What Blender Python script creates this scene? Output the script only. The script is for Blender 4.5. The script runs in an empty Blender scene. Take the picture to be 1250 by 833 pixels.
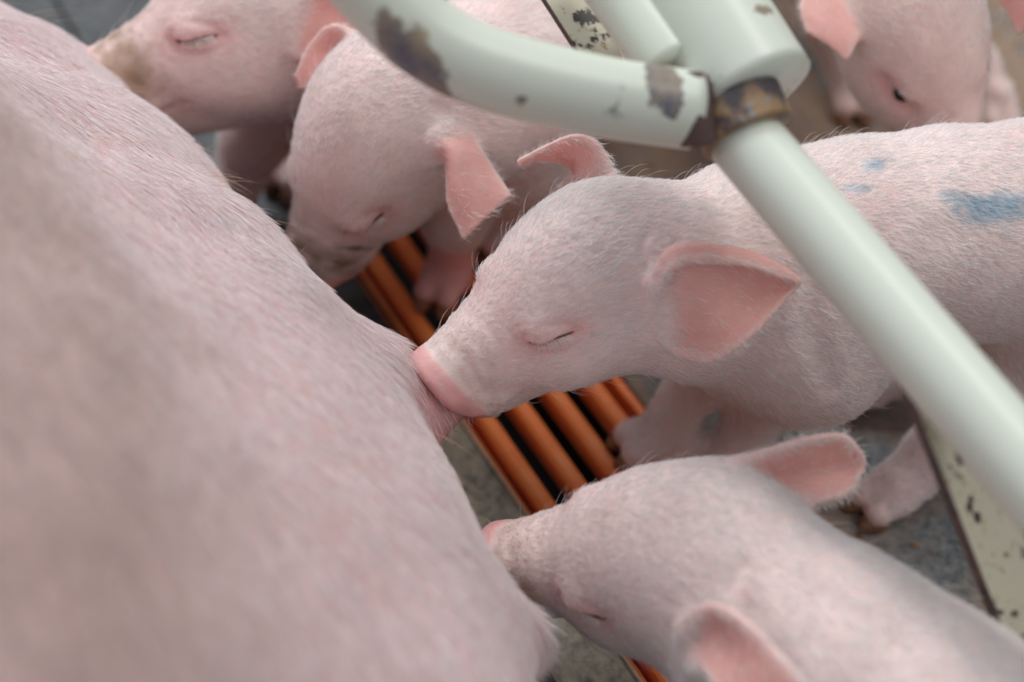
import bpy, math, random
import numpy as np
from mathutils import Vector, Matrix
from mathutils.bvhtree import BVHTree

rng = np.random.default_rng(7)
random.seed(7)
S = bpy.context.scene
COL = S.collection

# ------------------------------------------------------------------ camera
W, H = 1250, 833
PITCH = math.radians(52)
FPX = 50 / 36 * W
FWD = np.array([0, math.cos(PITCH), -math.sin(PITCH)])
UP = np.array([0, math.sin(PITCH), math.cos(PITCH)])
RIGHT = np.array([1.0, 0, 0])
AIM = np.array([0, 0, 0.10])
CAM = AIM - FWD * 0.62
cd = bpy.data.cameras.new('camera'); cd.lens = 50; cd.sensor_width = 36
cam = bpy.data.objects.new('camera', cd); COL.objects.link(cam)
cam.location = CAM; cam.rotation_euler = (math.pi / 2 - PITCH, 0, 0)
cd.dof.use_dof = True; cd.dof.focus_distance = 0.585; cd.dof.aperture_fstop = 3.5
cd.clip_start = 0.01
S.camera = cam

# ------------------------------------------------------------------ world, lights, exposure
wd = bpy.data.worlds.new('barn_light'); S.world = wd; wd.use_nodes = True
nt = wd.node_tree; bg = nt.nodes['Background']
tc = nt.nodes.new('ShaderNodeTexCoord'); sep = nt.nodes.new('ShaderNodeSeparateXYZ')
rp = nt.nodes.new('ShaderNodeValToRGB')
nt.links.new(tc.outputs['Generated'], sep.inputs[0]); nt.links.new(sep.outputs['Z'], rp.inputs[0])
rp.color_ramp.elements[0].position = 0.0; rp.color_ramp.elements[0].color = (0.30, 0.27, 0.25, 1)
rp.color_ramp.elements[1].position = 0.8; rp.color_ramp.elements[1].color = (0.86, 0.93, 1.0, 1)
nt.links.new(rp.outputs[0], bg.inputs[0]); bg.inputs[1].default_value = 0.55

def area(name, loc, target, size, power, color):
    l = bpy.data.lights.new(name, 'AREA'); l.shape = 'RECTANGLE'; l.size = size[0]; l.size_y = size[1]
    l.energy = power; l.color = color
    o = bpy.data.objects.new(name, l); COL.objects.link(o); o.location = loc
    o.rotation_euler = (Vector(target) - Vector(loc)).to_track_quat('-Z', 'Y').to_euler()
    return o
area('window_light', (-0.9, 1.9, 2.1), (0, 0, 0.1), (1.3, 1.0), 44, (0.93, 0.97, 1.0))
area('barn_lamp', (0.9, 0.5, 2.3), (0, 0, 0.1), (1.4, 0.5), 16, (1.0, 0.95, 0.88))
S.view_settings.view_transform = 'Standard'; S.view_settings.look = 'None'
S.view_settings.gamma = 1; S.view_settings.use_curve_mapping = False
S.view_settings.exposure = 0.16

# ------------------------------------------------------------------ image-frame helpers
def ray(px, py):
    return FWD + RIGHT * ((px - W / 2) / FPX) - UP * ((py - H / 2) / FPX)
def at(px, py, z):
    r = ray(px, py); return CAM + r * ((z - CAM[2]) / r[2])
def atd(px, py, d):
    return CAM + ray(px, py) * d
def proj(p):
    q = np.atleast_2d(p) - CAM; d = q @ FWD
    return np.stack([W / 2 + FPX * (q @ RIGHT) / d, H / 2 - FPX * (q @ UP) / d], -1), d
def V(*a): return np.array(a, float)

# ------------------------------------------------------------------ materials
def srgb(r, g, b):
    f = lambda c: (c / 255 / 12.92) if c <= 10.3 else ((c / 255 + 0.055) / 1.055) ** 2.4
    return (f(r), f(g), f(b))
class NT:
    def __init__(s, name):
        s.m = bpy.data.materials.new(name); s.m.use_nodes = True; s.t = s.m.node_tree
        s.b = s.t.nodes['Principled BSDF']; s.out = s.t.nodes['Material Output']
    def n(s, typ, **kw):
        x = s.t.nodes.new(typ)
        for k, v in kw.items():
            if k.startswith('i_'):
                x.inputs[k[2:].replace('_', ' ')].default_value = v
            else: setattr(x, k, v)
        return x
    def l(s, a, b): s.t.links.new(a, b)
    def noise(s, scale, detail=4, rough=0.6, vec=None, stretch=None):
        x = s.n('ShaderNodeTexNoise'); x.inputs['Scale'].default_value = scale
        x.inputs['Detail'].default_value = detail; x.inputs['Roughness'].default_value = rough
        if vec is None:
            t = s.n('ShaderNodeTexCoord'); vec = t.outputs['Object']
        if stretch:
            mp = s.n('ShaderNodeMapping'); mp.inputs['Scale'].default_value = stretch[:3]
            if len(stretch) > 3: mp.inputs['Rotation'].default_value = (0, 0, stretch[3])
            s.l(vec, mp.inputs[0]); vec = mp.outputs[0]
        s.l(vec, x.inputs['Vector']); return x
    def ramp(s, fac, stops):
        r = s.n('ShaderNodeValToRGB'); e = r.color_ramp.elements
        while len(e) < len(stops): e.new(0.5)
        for i, (p, c) in enumerate(stops):
            e[i].position = p; e[i].color = (*(c if len(c) == 3 else c[:3]), 1)
        s.l(fac, r.inputs[0]); return r
    def mix(s, fac, a, b, mode='MIX'):
        x = s.n('ShaderNodeMix'); x.data_type = 'RGBA'; x.blend_type = mode
        if isinstance(fac, (int, float)): x.inputs[0].default_value = fac
        else: s.l(fac, x.inputs[0])
        for sock, v in ((x.inputs[6], a), (x.inputs[7], b)):
            if isinstance(v, tuple): sock.default_value = (*v[:3], 1)
            else: s.l(v, sock)
        return x.outputs[2]
    def bump(s, h, strength, dist):
        b = s.n('ShaderNodeBump'); b.inputs['Strength'].default_value = strength
        b.inputs['Distance'].default_value = dist; s.l(h, b.inputs['Height'])
        s.l(b.outputs[0], s.b.inputs['Normal']); return b

def skin_mat(name, scale, bumpd, stretch=None, sss=0.35, rough=0.5):
    m = NT(name)
    a = m.n('ShaderNodeAttribute'); a.attribute_name = 'skin'
    n1 = m.noise(scale, 5, 0.6); n2 = m.noise(scale * 6, 4, 0.6)
    r = m.ramp(n1.outputs[0], [(0.3, (0.90, 0.84, 0.83)), (0.7, (1.06, 1.06, 1.06))])
    c = m.mix(1.0, a.outputs['Color'], r.outputs[0], 'MULTIPLY')
    m.l(c, m.b.inputs['Base Color'])
    m.b.inputs['Subsurface Weight'].default_value = sss
    m.b.inputs['Subsurface Radius'].default_value = (1.0, 0.45, 0.33)
    m.b.inputs['Subsurface Scale'].default_value = 0.004
    m.b.inputs['Roughness'].default_value = rough
    m.b.inputs['Specular IOR Level'].default_value = 0.35
    n3 = m.noise(scale * 9, 5, 0.65, stretch=stretch) if stretch else n2
    m.bump(n3.outputs[0], 0.6, bumpd)
    return m.m
M = {}
M['piglet'] = skin_mat('piglet_skin', 60, 0.0005)
M['sow'] = skin_mat('sow_skin', 14, 0.0022, stretch=(2.2, 0.35, 1, math.radians(-40)), rough=0.42)

def fur_mat(name, rough=0.4, trans=0.5):
    m = NT(name); m.t.nodes.remove(m.b)
    a = m.n('ShaderNodeAttribute'); a.attribute_name = 'tint'
    d = m.n('ShaderNodeBsdfDiffuse'); t = m.n('ShaderNodeBsdfTranslucent'); g = m.n('ShaderNodeBsdfGlossy')
    g.inputs['Roughness'].default_value = rough; g.inputs['Color'].default_value = (0.9, 0.9, 0.92, 1)
    m.l(a.outputs['Color'], d.inputs['Color']); m.l(a.outputs['Color'], t.inputs['Color'])
    x = m.n('ShaderNodeMixShader'); x.inputs[0].default_value = trans
    m.l(d.outputs[0], x.inputs[1]); m.l(t.outputs[0], x.inputs[2])
    y = m.n('ShaderNodeMixShader'); y.inputs[0].default_value = 0.12
    m.l(x.outputs[0], y.inputs[1]); m.l(g.outputs[0], y.inputs[2]); m.l(y.outputs[0], m.out.inputs[0])
    return m.m
M['fur'] = fur_mat('fine_white_hair')

m = NT('hoof_horn'); n = m.noise(300, 3)
m.l(m.ramp(n.outputs[0], [(0.3, srgb(120, 84, 66)), (0.75, srgb(176, 132, 104))]).outputs[0], m.b.inputs['Base Color'])
m.b.inputs['Roughness'].default_value = 0.5; M['hoof'] = m.m
m = NT('orange_horn'); n = m.noise(300, 3)  # hoof horn tinted orange-brown
m.l(m.ramp(n.outputs[0], [(0.3, srgb(165, 88, 48)), (0.75, srgb(215, 120, 75))]).outputs[0], m.b.inputs['Base Color'])
m.b.inputs['Roughness'].default_value = 0.5; M['hoof_orange'] = m.m
m = NT('moist_lid'); m.b.inputs['Base Color'].default_value = (*srgb(112, 58, 52), 1)
m.b.inputs['Roughness'].default_value = 0.3; M['lid'] = m.m
m = NT('moist_eye'); m.b.inputs['Base Color'].default_value = (*srgb(40, 22, 16), 1)
m.b.inputs['Roughness'].default_value = 0.12; M['eye'] = m.m

m = NT('orange_plastic'); n = m.noise(45, 6, 0.65); n2 = m.noise(600, 3)
c = m.ramp(n.outputs[0], [(0.25, srgb(205, 92, 40)), (0.45, srgb(252, 138, 70)), (0.62, srgb(255, 150, 84)), (0.78, srgb(236, 158, 110))]).outputs[0]
m.l(c, m.b.inputs['Base Color']); m.b.inputs['Roughness'].default_value = 0.42
m.bump(n2.outputs[0], 0.25, 0.0004); M['orange'] = m.m

def grit(name, lo, mid, hi, dust, big=18, fine=170, rough=0.8, th=(0.45, 0.68), back=0.0):
    m = NT(name); n = m.noise(fine, 6, 0.75); b = m.noise(big, 6, 0.7)
    c = m.ramp(n.outputs[0], [(0.32, lo), (0.5, mid), (0.68, hi)]).outputs[0]
    bo = b.outputs[0]
    if back:
        t_ = m.n('ShaderNodeTexCoord'); sp_ = m.n('ShaderNodeSeparateXYZ'); m.l(t_.outputs['Object'], sp_.inputs[0])
        mr = m.n('ShaderNodeMapRange'); mr.inputs[1].default_value = 0.0; mr.inputs[2].default_value = 0.16; mr.inputs[4].default_value = back
        m.l(sp_.outputs['Y'], mr.inputs[0]); ad = m.n('ShaderNodeMath', operation='ADD'); m.l(bo, ad.inputs[0]); m.l(mr.outputs[0], ad.inputs[1]); bo = ad.outputs[0]
    f = m.ramp(bo, [(th[0], (0, 0, 0)), (th[1], (1, 1, 1))]).outputs[0]
    c2 = m.mix(f, c, m.mix(n.outputs[0], dust, hi)); m.l(c2, m.b.inputs['Base Color'])
    m.b.inputs['Roughness'].default_value = rough
    m.bump(n.outputs[0], 0.8, 0.0015); return m.m
M['floor'] = grit('gritty_floor', srgb(62, 66, 72), srgb(112, 116, 118), srgb(150, 146, 138), srgb(158, 112, 74), back=0.09)
M['plate'] = grit('dark_cast_plate', srgb(30, 32, 35), srgb(50, 52, 56), srgb(84, 86, 90), srgb(92, 86, 78), big=30, fine=90, rough=0.5, th=(0.5, 0.8))
M['border'] = grit('worn_border', srgb(104, 102, 96), srgb(164, 158, 144), srgb(200, 192, 172), srgb(150, 134, 104), big=34, fine=130, rough=0.6)
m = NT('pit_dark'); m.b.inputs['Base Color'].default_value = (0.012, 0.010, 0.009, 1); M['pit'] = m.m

def paint(name, base, chips, rustc, lo, hi, rough=0.35, sc=22):
    m = NT(name)
    n = m.noise(sc, 7, 0.62); n2 = m.noise(sc * 3.1, 6, 0.7); n3 = m.noise(sc * .5, 4, 0.5)
    dirt = m.ramp(n3.outputs[0], [(0.4, base), (0.75, tuple(x * 0.93 for x in base))]).outputs[0]
    f = m.ramp(n.outputs[0], [(lo, (0, 0, 0)), (hi, (1, 1, 1))]).outputs[0]
    f2 = m.ramp(n2.outputs[0], [(lo + .03, (0, 0, 0)), (hi + .03, (1, 1, 1))]).outputs[0]
    a = m.n('ShaderNodeAttribute'); a.attribute_name = 'wear'
    c = m.mix(f2, dirt, rustc); c = m.mix(f, c, chips)
    def ma(op, x, y):
        k = m.n('ShaderNodeMath', operation=op)
        for i_, v_ in enumerate((x, y)):
            if isinstance(v_, float): k.inputs[i_].default_value = v_
            else: m.l(v_, k.inputs[i_])
        return k.outputs[0]
    n4 = m.noise(120, 5, 0.7)
    nw = ma('ADD', a.outputs['Fac'], ma('MULTIPLY', ma('SUBTRACT', n4.outputs[0], 0.5), 1.5))
    nw = ma('ADD', nw, ma('MULTIPLY', ma('SUBTRACT', n2.outputs[0], 0.5), 1.0))
    fw = m.ramp(nw, [(0.52, (0, 0, 0)), (0.62, (1, 1, 1))]).outputs[0]
    wc = m.ramp(n2.outputs[0], [(0.35, chips), (0.6, tuple((x + y) / 2 for x, y in zip(chips, rustc))), (0.8, rustc)]).outputs[0]
    c = m.mix(fw, c, wc)
    m.l(c, m.b.inputs['Base Color']); m.b.inputs['Roughness'].default_value = rough
    b = m.bump(f, 0.4, 0.0004); b.invert = True
    return m.m
cream = srgb(216, 221, 208)
M['paint'] = paint('cream_paint', cream, srgb(92, 94, 108), srgb(190, 168, 130), 0.70, 0.73)
M['paint_bar'] = paint('rusty_cream_paint', srgb(198, 192, 172), srgb(52, 42, 42), srgb(156, 128, 92), 0.575, 0.60, sc=75)
M['rust'] = paint('rusted_steel', srgb(150, 118, 84), srgb(70, 62, 66), srgb(130, 150, 160), 0.5, 0.6, rough=0.6, sc=60)
M['edge'] = paint('dark_steel_edge', srgb(88, 68, 66), srgb(50, 42, 46), srgb(120, 90, 76), 0.55, 0.65, rough=0.55, sc=60)

# ------------------------------------------------------------------ object helpers
def tag(o, label=None, cat=None, group=None, kind=None):
    for k, v in (('label', label), ('category', cat), ('group', group), ('kind', kind)):
        if v: o[k] = v
    return o
def mesh_obj(name, verts, faces, mat, parent=None, smooth=True):
    me = bpy.data.meshes.new(name)
    verts = np.asarray(verts, np.float32)
    if isinstance(faces, np.ndarray):
        k = faces.shape[1]
        me.vertices.add(len(verts)); me.vertices.foreach_set('co', verts.ravel())
        me.loops.add(faces.size); me.loops.foreach_set('vertex_index', faces.astype(np.int32).ravel())
        me.polygons.add(len(faces)); me.polygons.foreach_set('loop_start', np.arange(len(faces), dtype=np.int32) * k)
        me.update(calc_edges=True)
    else:
        me.from_pydata([tuple(map(float, v)) for v in verts], [], faces)
    me.validate()
    if smooth: me.polygons.foreach_set('use_smooth', np.ones(len(me.polygons), bool))
    me.materials.append(mat); me.update()
    o = bpy.data.objects.new(name, me); COL.objects.link(o)
    if parent is not None:
        o.parent = parent; o.matrix_parent_inverse = Matrix.Translation(-Vector(parent.location))
    return o
def empty(name, loc):
    o = bpy.data.objects.new(name, None); COL.objects.link(o); o.location = loc; o.empty_display_size = 0.02
    return o
def color_attr(me, name, rgb):
    a = me.attributes.new(name, 'FLOAT_COLOR', 'POINT')
    c = np.ones((len(rgb), 4), np.float32); c[:, :3] = rgb
    a.data.foreach_set('color', c.ravel())
def box_mesh(c, half, axes, bevel=0.0008):
    """bevelled box: 24 verts by chamfering all corners"""
    import bmesh
    bm = bmesh.new(); bmesh.ops.create_cube(bm, size=2)
    for v in bm.verts:
        v.co = Vector(c + axes[0] * v.co.x * half[0] + axes[1] * v.co.y * half[1] + axes[2] * v.co.z * half[2])
    if bevel: bmesh.ops.bevel(bm, geom=bm.edges[:], offset=bevel, segments=1, affect='EDGES')
    vs = [tuple(v.co) for v in bm.verts]; fs = [[v.index for v in f.verts] for f in bm.faces]; bm.free()
    return vs, fs

# ------------------------------------------------------------------ distance fields and surfacing
f32 = np.float32
def smin(a, b, k):
    h = np.maximum(k - np.abs(a - b), 0) / k
    return np.minimum(a, b) - h * h * k * 0.25
def smax(a, b, k): return -smin(-a, -b, k)
def cone(P, a, b, ra, rb):
    a = np.asarray(a, f32); b = np.asarray(b, f32); ab = b - a
    t = np.clip(((P - a) @ ab) / max(float(ab @ ab), 1e-12), 0, 1)
    q = P - a - t[:, None] * ab
    return np.sqrt((q * q).sum(1)) - (ra + (rb - ra) * t)
def ell(P, c, r, R=None):
    q = P - np.asarray(c, f32)
    if R is not None: q = q @ np.asarray(R, f32)      # columns = local axes
    r = np.asarray(r, f32); k0 = np.sqrt(((q / r) ** 2).sum(1)); k1 = np.sqrt(((q / r ** 2) ** 2).sum(1)) + 1e-9
    return k0 * (k0 - 1) / k1
def chain(P, pts, rad, k):
    d = None
    for i in range(len(pts) - 1):
        e = cone(P, pts[i], pts[i + 1], rad[i], rad[i + 1])
        d = e if d is None else smin(d, e, k)
    return d

def surface(F, lo, hi, h, pad=3.0):
    lo = np.asarray(lo, float); s = 4
    n = (np.ceil((np.asarray(hi) - lo) / h / s).astype(int)) + 1
    def pts(idx, st): return (lo + idx * (h * st)).astype(f32)
    ci = np.stack(np.meshgrid(*[np.arange(k) for k in n], indexing='ij'), -1).reshape(-1, 3)
    dc = np.concatenate([F(pts(c, s)) for c in np.array_split(ci, max(1, len(ci) // 200000))]).reshape(n)
    near = np.abs(dc) < h * s * pad
    # a coarse cell is evaluated finely when any corner lies near the surface
    cell = np.zeros(n - 1, bool)
    for dx in (0, 1):
        for dy in (0, 1):
            for dz in (0, 1):
                cell |= near[dx:n[0] - 1 + dx, dy:n[1] - 1 + dy, dz:n[2] - 1 + dz]
    vol = np.repeat(np.repeat(np.repeat(dc[:-1, :-1, :-1], s, 0), s, 1), s, 2).astype(f32)
    msk = np.repeat(np.repeat(np.repeat(cell, s, 0), s, 1), s, 2)
    fi = np.argwhere(msk)
    vals = np.concatenate([F(pts(c, 1)) for c in np.array_split(fi, max(1, len(fi) // 300000))])
    vol[msk] = vals
    return nets(vol, lo, h)

def nets(vol, lo, h):
    ins = vol < 0; nx, ny, nz = vol.shape
    cnt = np.zeros((nx - 1, ny - 1, nz - 1), np.int8)
    corners = [(i, j, k) for i in (0, 1) for j in (0, 1) for k in (0, 1)]
    for i, j, k in corners: cnt += ins[i:nx - 1 + i, j:ny - 1 + j, k:nz - 1 + k]
    act = np.argwhere((cnt > 0) & (cnt < 8))
    cv = np.stack([vol[act[:, 0] + i, act[:, 1] + j, act[:, 2] + k] for i, j, k in corners], 1)
    acc = np.zeros((len(act), 3)); num = np.zeros(len(act))
    for a in range(8):
        for b in range(a + 1, 8):
            ca, cb = np.array(corners[a]), np.array(corners[b])
            if np.abs(ca - cb).sum() != 1: continue
            va, vb = cv[:, a], cv[:, b]; x = (va < 0) != (vb < 0)
            t = np.where(x, va / np.where(x, va - vb, 1), 0)
            acc += (ca + t[:, None] * (cb - ca)) * x[:, None]; num += x
    verts = lo + (act + acc / num[:, None]) * h
    idx = np.full(cnt.shape, -1, np.int32); idx[act[:, 0], act[:, 1], act[:, 2]] = np.arange(len(act))
    quads = []
    for ax in range(3):
        sl = [slice(None)] * 3; sl2 = [slice(None)] * 3
        sl[ax] = slice(0, -1); sl2[ax] = slice(1, None)
        A = ins[tuple(sl)]; B = ins[tuple(sl2)]
        e = np.argwhere(A != B); u, v = (ax + 1) % 3, (ax + 2) % 3
        ok = (e[:, u] > 0) & (e[:, v] > 0) & (e[:, u] < vol.shape[u] - 1) & (e[:, v] < vol.shape[v] - 1); e = e[ok]
        fl = A[e[:, 0], e[:, 1], e[:, 2]]
        def g(du, dv):
            c = e.copy(); c[:, u] -= du; c[:, v] -= dv; return idx[c[:, 0], c[:, 1], c[:, 2]]
        q = np.stack([g(1, 1), g(0, 1), g(0, 0), g(1, 0)], 1)
        q[~fl] = q[~fl][:, ::-1]; quads.append(q)
    quads = np.concatenate(quads); quads = quads[(quads >= 0).all(1)]
    # keep the largest piece drifting bits never occur here; one light smoothing pass
    nb = np.zeros_like(verts); ct = np.zeros(len(verts))
    for a in range(4):
        i, j = quads[:, a], quads[:, (a + 1) % 4]
        for c in range(3): nb[:, c] += np.bincount(i, verts[j, c], len(verts))
        ct += np.bincount(i, minlength=len(verts))
    verts = verts * 0.6 + 0.4 * nb / np.maximum(ct, 1)[:, None]
    return verts, quads

def normals_of(verts, quads):
    fn = np.cross(verts[quads[:, 2]] - verts[quads[:, 0]], verts[quads[:, 3]] - verts[quads[:, 1]])
    n = np.zeros_like(verts)
    for a in range(4):
        for c in range(3): n[:, c] += np.bincount(quads[:, a], fn[:, c], len(verts))
    return n / (np.linalg.norm(n, axis=1, keepdims=True) + 1e-12)

_nw = rng.normal(size=(24, 3)); _nw /= np.linalg.norm(_nw, axis=1, keepdims=True)
_np = rng.uniform(0, 6.28, 24); _ns = rng.uniform(0.6, 2.2, 24)
def wob(P, freq, k=0):
    """cheap smooth noise in -1..1"""
    s = 0
    for i in range(8):
        j = (i + k * 7) % 24
        s = s + np.sin((P @ _nw[j].astype(P.dtype)) * (freq * 6.28 * _ns[j]) + _np[j] + k)
    return s / 4.0

# ------------------------------------------------------------------ fur
def grow(name, verts, quads, flow, length, radius, count, tint, density=None, lift=0.28, jitter=0.22, parent=None, sag=0.25, k=4):
    v = verts; q = quads
    c = v[q].mean(1); n = normals_of(v, q)
    ar = np.linalg.norm(np.cross(v[q[:, 2]] - v[q[:, 0]], v[q[:, 3]] - v[q[:, 1]]), axis=1)
    px, d = proj(c)
    vis = (px[:, 0] > -220) & (px[:, 0] < W + 220) & (px[:, 1] > -220) & (px[:, 1] < H + 220) & (d > 0.1)
    w = ar * vis
    if density is not None: w = w * np.maximum(density[q[:, 0]], 0)
    cum = np.cumsum(w); f = np.searchsorted(cum, rng.uniform(0, cum[-1], count)); f = np.minimum(f, len(q) - 1)
    a, b = rng.uniform(size=(2, count, 1))
    p = (v[q[f, 0]] * (1 - a) + v[q[f, 1]] * a) * (1 - b) + (v[q[f, 3]] * (1 - a) + v[q[f, 2]] * a) * b
    nn = n[q[f, 0]]; fl = flow[q[f, 0]]
    fl = fl + rng.normal(size=fl.shape) * jitter
    fl -= nn * (fl * nn).sum(1, keepdims=True); fl /= np.linalg.norm(fl, axis=1, keepdims=True) + 1e-9
    L = (length if np.isscalar(length) else length[q[f, 0]]) * rng.uniform(0.6, 1.25, count)
    lf = lift * rng.uniform(0.5, 1.6, (count, 1))
    P = np.zeros((count, k, 3))
    for i in range(k):
        s = i / (k - 1)
        P[:, i] = p - nn * 0.0003 + L[:, None] * s * (fl * (1 - 0.15 * s) + nn * lf * (1 - sag * s * 1.6))
    hc = bpy.data.hair_curves.new(name); hc.add_curves([k] * count)
    hc.points.foreach_set('position', P.astype(f32).ravel())
    r = radius * rng.uniform(0.7, 1.2, (count, 1)) * np.array([1.0] + [0.85, 0.6, 0.25, 0.2][:k - 1])[None]
    ra = hc.attributes.get('radius') or hc.attributes.new('radius', 'FLOAT', 'POINT')
    ra.data.foreach_set('value', r.astype(f32).ravel())
    t = np.asarray(tint, float)
    t = (t[q[f, 0]] if t.ndim == 2 else np.tile(t, (count, 1))) * rng.uniform(0.78, 1.1, (count, 1))
    ta = hc.attributes.new('tint', 'FLOAT_COLOR', 'POINT')
    cc = np.ones((count, k, 4), f32); cc[:, :, :3] = np.clip(t, 0, 1)[:, None]
    ta.data.foreach_set('color', cc.ravel())
    hc.materials.append(M['fur'])
    o = bpy.data.objects.new(name, hc); COL.objects.link(o)
    if parent is not None:
        o.parent = parent; o.matrix_parent_inverse = Matrix.Translation(-Vector(parent.location))
    o['kind'] = 'stuff'
    return o
def strands(name, curves, rad, tint, parent):
    k = len(curves[0]); hc = bpy.data.hair_curves.new(name); hc.add_curves([k] * len(curves))
    hc.points.foreach_set('position', np.asarray(curves, f32).ravel())
    ra = hc.attributes.get('radius') or hc.attributes.new('radius', 'FLOAT', 'POINT')
    ra.data.foreach_set('value', np.tile(np.linspace(rad, rad * 0.35, k), len(curves)).astype(f32))
    ta = hc.attributes.new('tint', 'FLOAT_COLOR', 'POINT')
    ta.data.foreach_set('color', np.tile([*tint, 1.0], k * len(curves)).astype(f32))
    hc.materials.append(M['fur']); o = bpy.data.objects.new(name, hc); COL.objects.link(o)
    o.parent = parent; o.matrix_parent_inverse = Matrix.Translation(-Vector(parent.location)); return o

# ------------------------------------------------------------------ piglet head, local frame: x to the snout, y to its left, z up (centimetres)
def head_base(q, mouth=0.0):
    d = ell(q, (-0.5, 0, 0.75), (4.0, 3.4, 3.35))
    d = smin(d, ell(q, (1.8, 0, 0.7), (2.9, 2.4, 2.25)), 1.4)
    d = smin(d, cone(q, (1.5, 0, -0.05), (6.5, 0, -1.0), 2.9, 1.66), 0.8)
    d = smin(d, cone(q, (-0.5, 0, -1.9), (5.5, 0, -2.95), 2.5, 1.4), 1.0)
    for s in (-1, 1):
        d = smin(d, ell(q, (1.2, 2.0 * s, -0.9), (3.0, 1.5, 1.9)), 1.0)
        d = smin(d, ell(q, (2.4, 1.1 * s, 1.3), (1.5, 0.9, 0.75)), 0.7)   # brow
        d = smin(d, ell(q, (5.7, 1.0 * s, -1.9), (1.6, 0.9, 0.95)), 0.6)   # upper lip
    return d
def surf_y(x, z, s):
    y = np.linspace(0.5, 5, 400).astype(f32); q = np.stack([np.full_like(y, x), y * s, np.full_like(y, z)], 1)
    d = head_base(q); i = np.argmax(d > 0); return y[i] * s
EYE = (3.4, 1.2)
def eye_curves(s, open_=0.0):
    sl, up, lo2 = [], [], []
    for t in np.linspace(-1, 1, 9):
        x = EYE[0] - 0.80 * t; arc = 1 - t * t
        z = EYE[1] - 0.10 + 0.16 * t - 0.07 * arc
        sl.append((x, surf_y(x, z, s), z))
        x2 = EYE[0] - 1.0 * t + 0.05; z2 = z + 0.62 * arc ** 0.6 + 0.02; up.append((x2, surf_y(x2, z2, s), z2))
        z3 = z - 0.50 * arc ** 0.6 - 0.02; lo2.append((x2, surf_y(x2, z3, s), z3))
    return sl, up, lo2
EC = {s: eye_curves(s) for s in (-1, 1)}
def polyd(q, pts):
    d = None
    for a, b in zip(pts[:-1], pts[1:]):
        e = cone(q, a, b, 0, 0); d = e if d is None else np.minimum(d, e)
    return d
Rt = np.array([[math.cos(.40), 0, math.sin(.40)], [0, 1, 0], [-math.sin(.40), 0, math.cos(.40)]])   # snout disc leans
DISC = np.array([7.35, 0, -1.05])
def head_full(q, opts):
    d = head_base(q)
    # snout wrinkles
    m = np.clip((q[:, 0] - 4.4) / 1.2, 0, 1) * np.clip((7.3 - q[:, 0]) / .5, 0, 1)
    d = d + 0.018 * m * np.sin(q[:, 0] * 9.5 + 1.2 * np.sin(q[:, 1] * 1.7) + 0.8 * np.sin(q[:, 2] * 2.1))
    # snout disc
    l = (q - DISC.astype(f32)) @ Rt.astype(f32)
    rr = np.sqrt((l[:, 1] / 1.08) ** 2 + l[:, 2] ** 2)
    dx = np.abs(l[:, 0]) - 0.16; dr = rr - 1.05
    disc = np.sqrt(np.maximum(dx, 0) ** 2 + np.maximum(dr, 0) ** 2) + np.minimum(np.maximum(dx, dr), 0) - 0.40
    d = smin(d, disc, 0.22)
    for s in (-1, 1):
        no = ell(l, (0.62, 0.48 * s, 0.05), (0.42, 0.24, 0.34)); d = smax(d, -no, 0.2)
        # mouth line
        pts = [(7.2, 0.55 * s, -2.3), (6.2, 1.4 * s, -2.2), (4.8, 1.9 * s, -2.0), (3.7, 2.3 * s, -1.6)]
        d = d + 0.13 * np.exp(-(polyd(q, pts) / 0.14) ** 2)
        sl, up, lo2 = EC[s]
        near = np.abs(q[:, 0] - EYE[0]) < 2.6
        near &= (q[:, 1] * s) > 0
        qq = q[near]
        if len(qq):
            e = ell(qq, (EYE[0], (abs(surf_y(EYE[0], EYE[1], s)) - (0.86 if s in opts.get('lash', (-1, 1)) else 0.98)) * s, EYE[1] - .05), (1.0, 1.0, 0.8))
            dd = smin(d[near], e, 0.35)
            op = opts.get('open', 0.0)
            g = polyd(qq, sl)
            dd = dd + (0.30 + op) * np.exp(-(g / (0.12 + op * .9)) ** 2)
            dd = dd + 0.10 * np.exp(-(polyd(qq, up) / 0.15) ** 2) + 0.11 * np.exp(-(polyd(qq, lo2) / 0.16) ** 2)
            # radial wrinkles round the lids
            dd = dd + 0.012 * np.sin(g * 16) * np.exp(-((g - 0.5) / 0.6) ** 2)
            d[near] = dd
    return d
def fsurf(x, z, s, opts):
    y = np.linspace(1.2, 4.2, 500).astype(f32); q = np.stack([np.full_like(y, x), y * s, np.full_like(y, z)], 1)
    return y[np.argmax(head_full(q, opts) > 0)] * s
ZU = np.array([0.0, 0.0, 1.0])
LM = {'snout': (7.85, 0, -1.0), 'eyeL': (3.4, 2.5, 1.15), 'eyeR': (3.4, -2.5, 1.15),
      'earL': (-1.9, 3.0, 1.6), 'earR': (-1.9, -3.0, 1.6), 'top': (-0.3, 0, 4.2), 'chin': (3, 0, -3.3)}
def rotm(a, b, c):   # yaw, pitch, roll
    ca, sa, cb, sb, cc, sc = math.cos(a), math.sin(a), math.cos(b), math.sin(b), math.cos(c), math.sin(c)
    return (np.array([[ca, -sa, 0], [sa, ca, 0], [0, 0, 1]]) @ np.array([[cb, 0, -sb], [0, 1, 0], [sb, 0, cb]])
            @ np.array([[1, 0, 0], [0, cc, -sc], [0, sc, cc]]))
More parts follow.
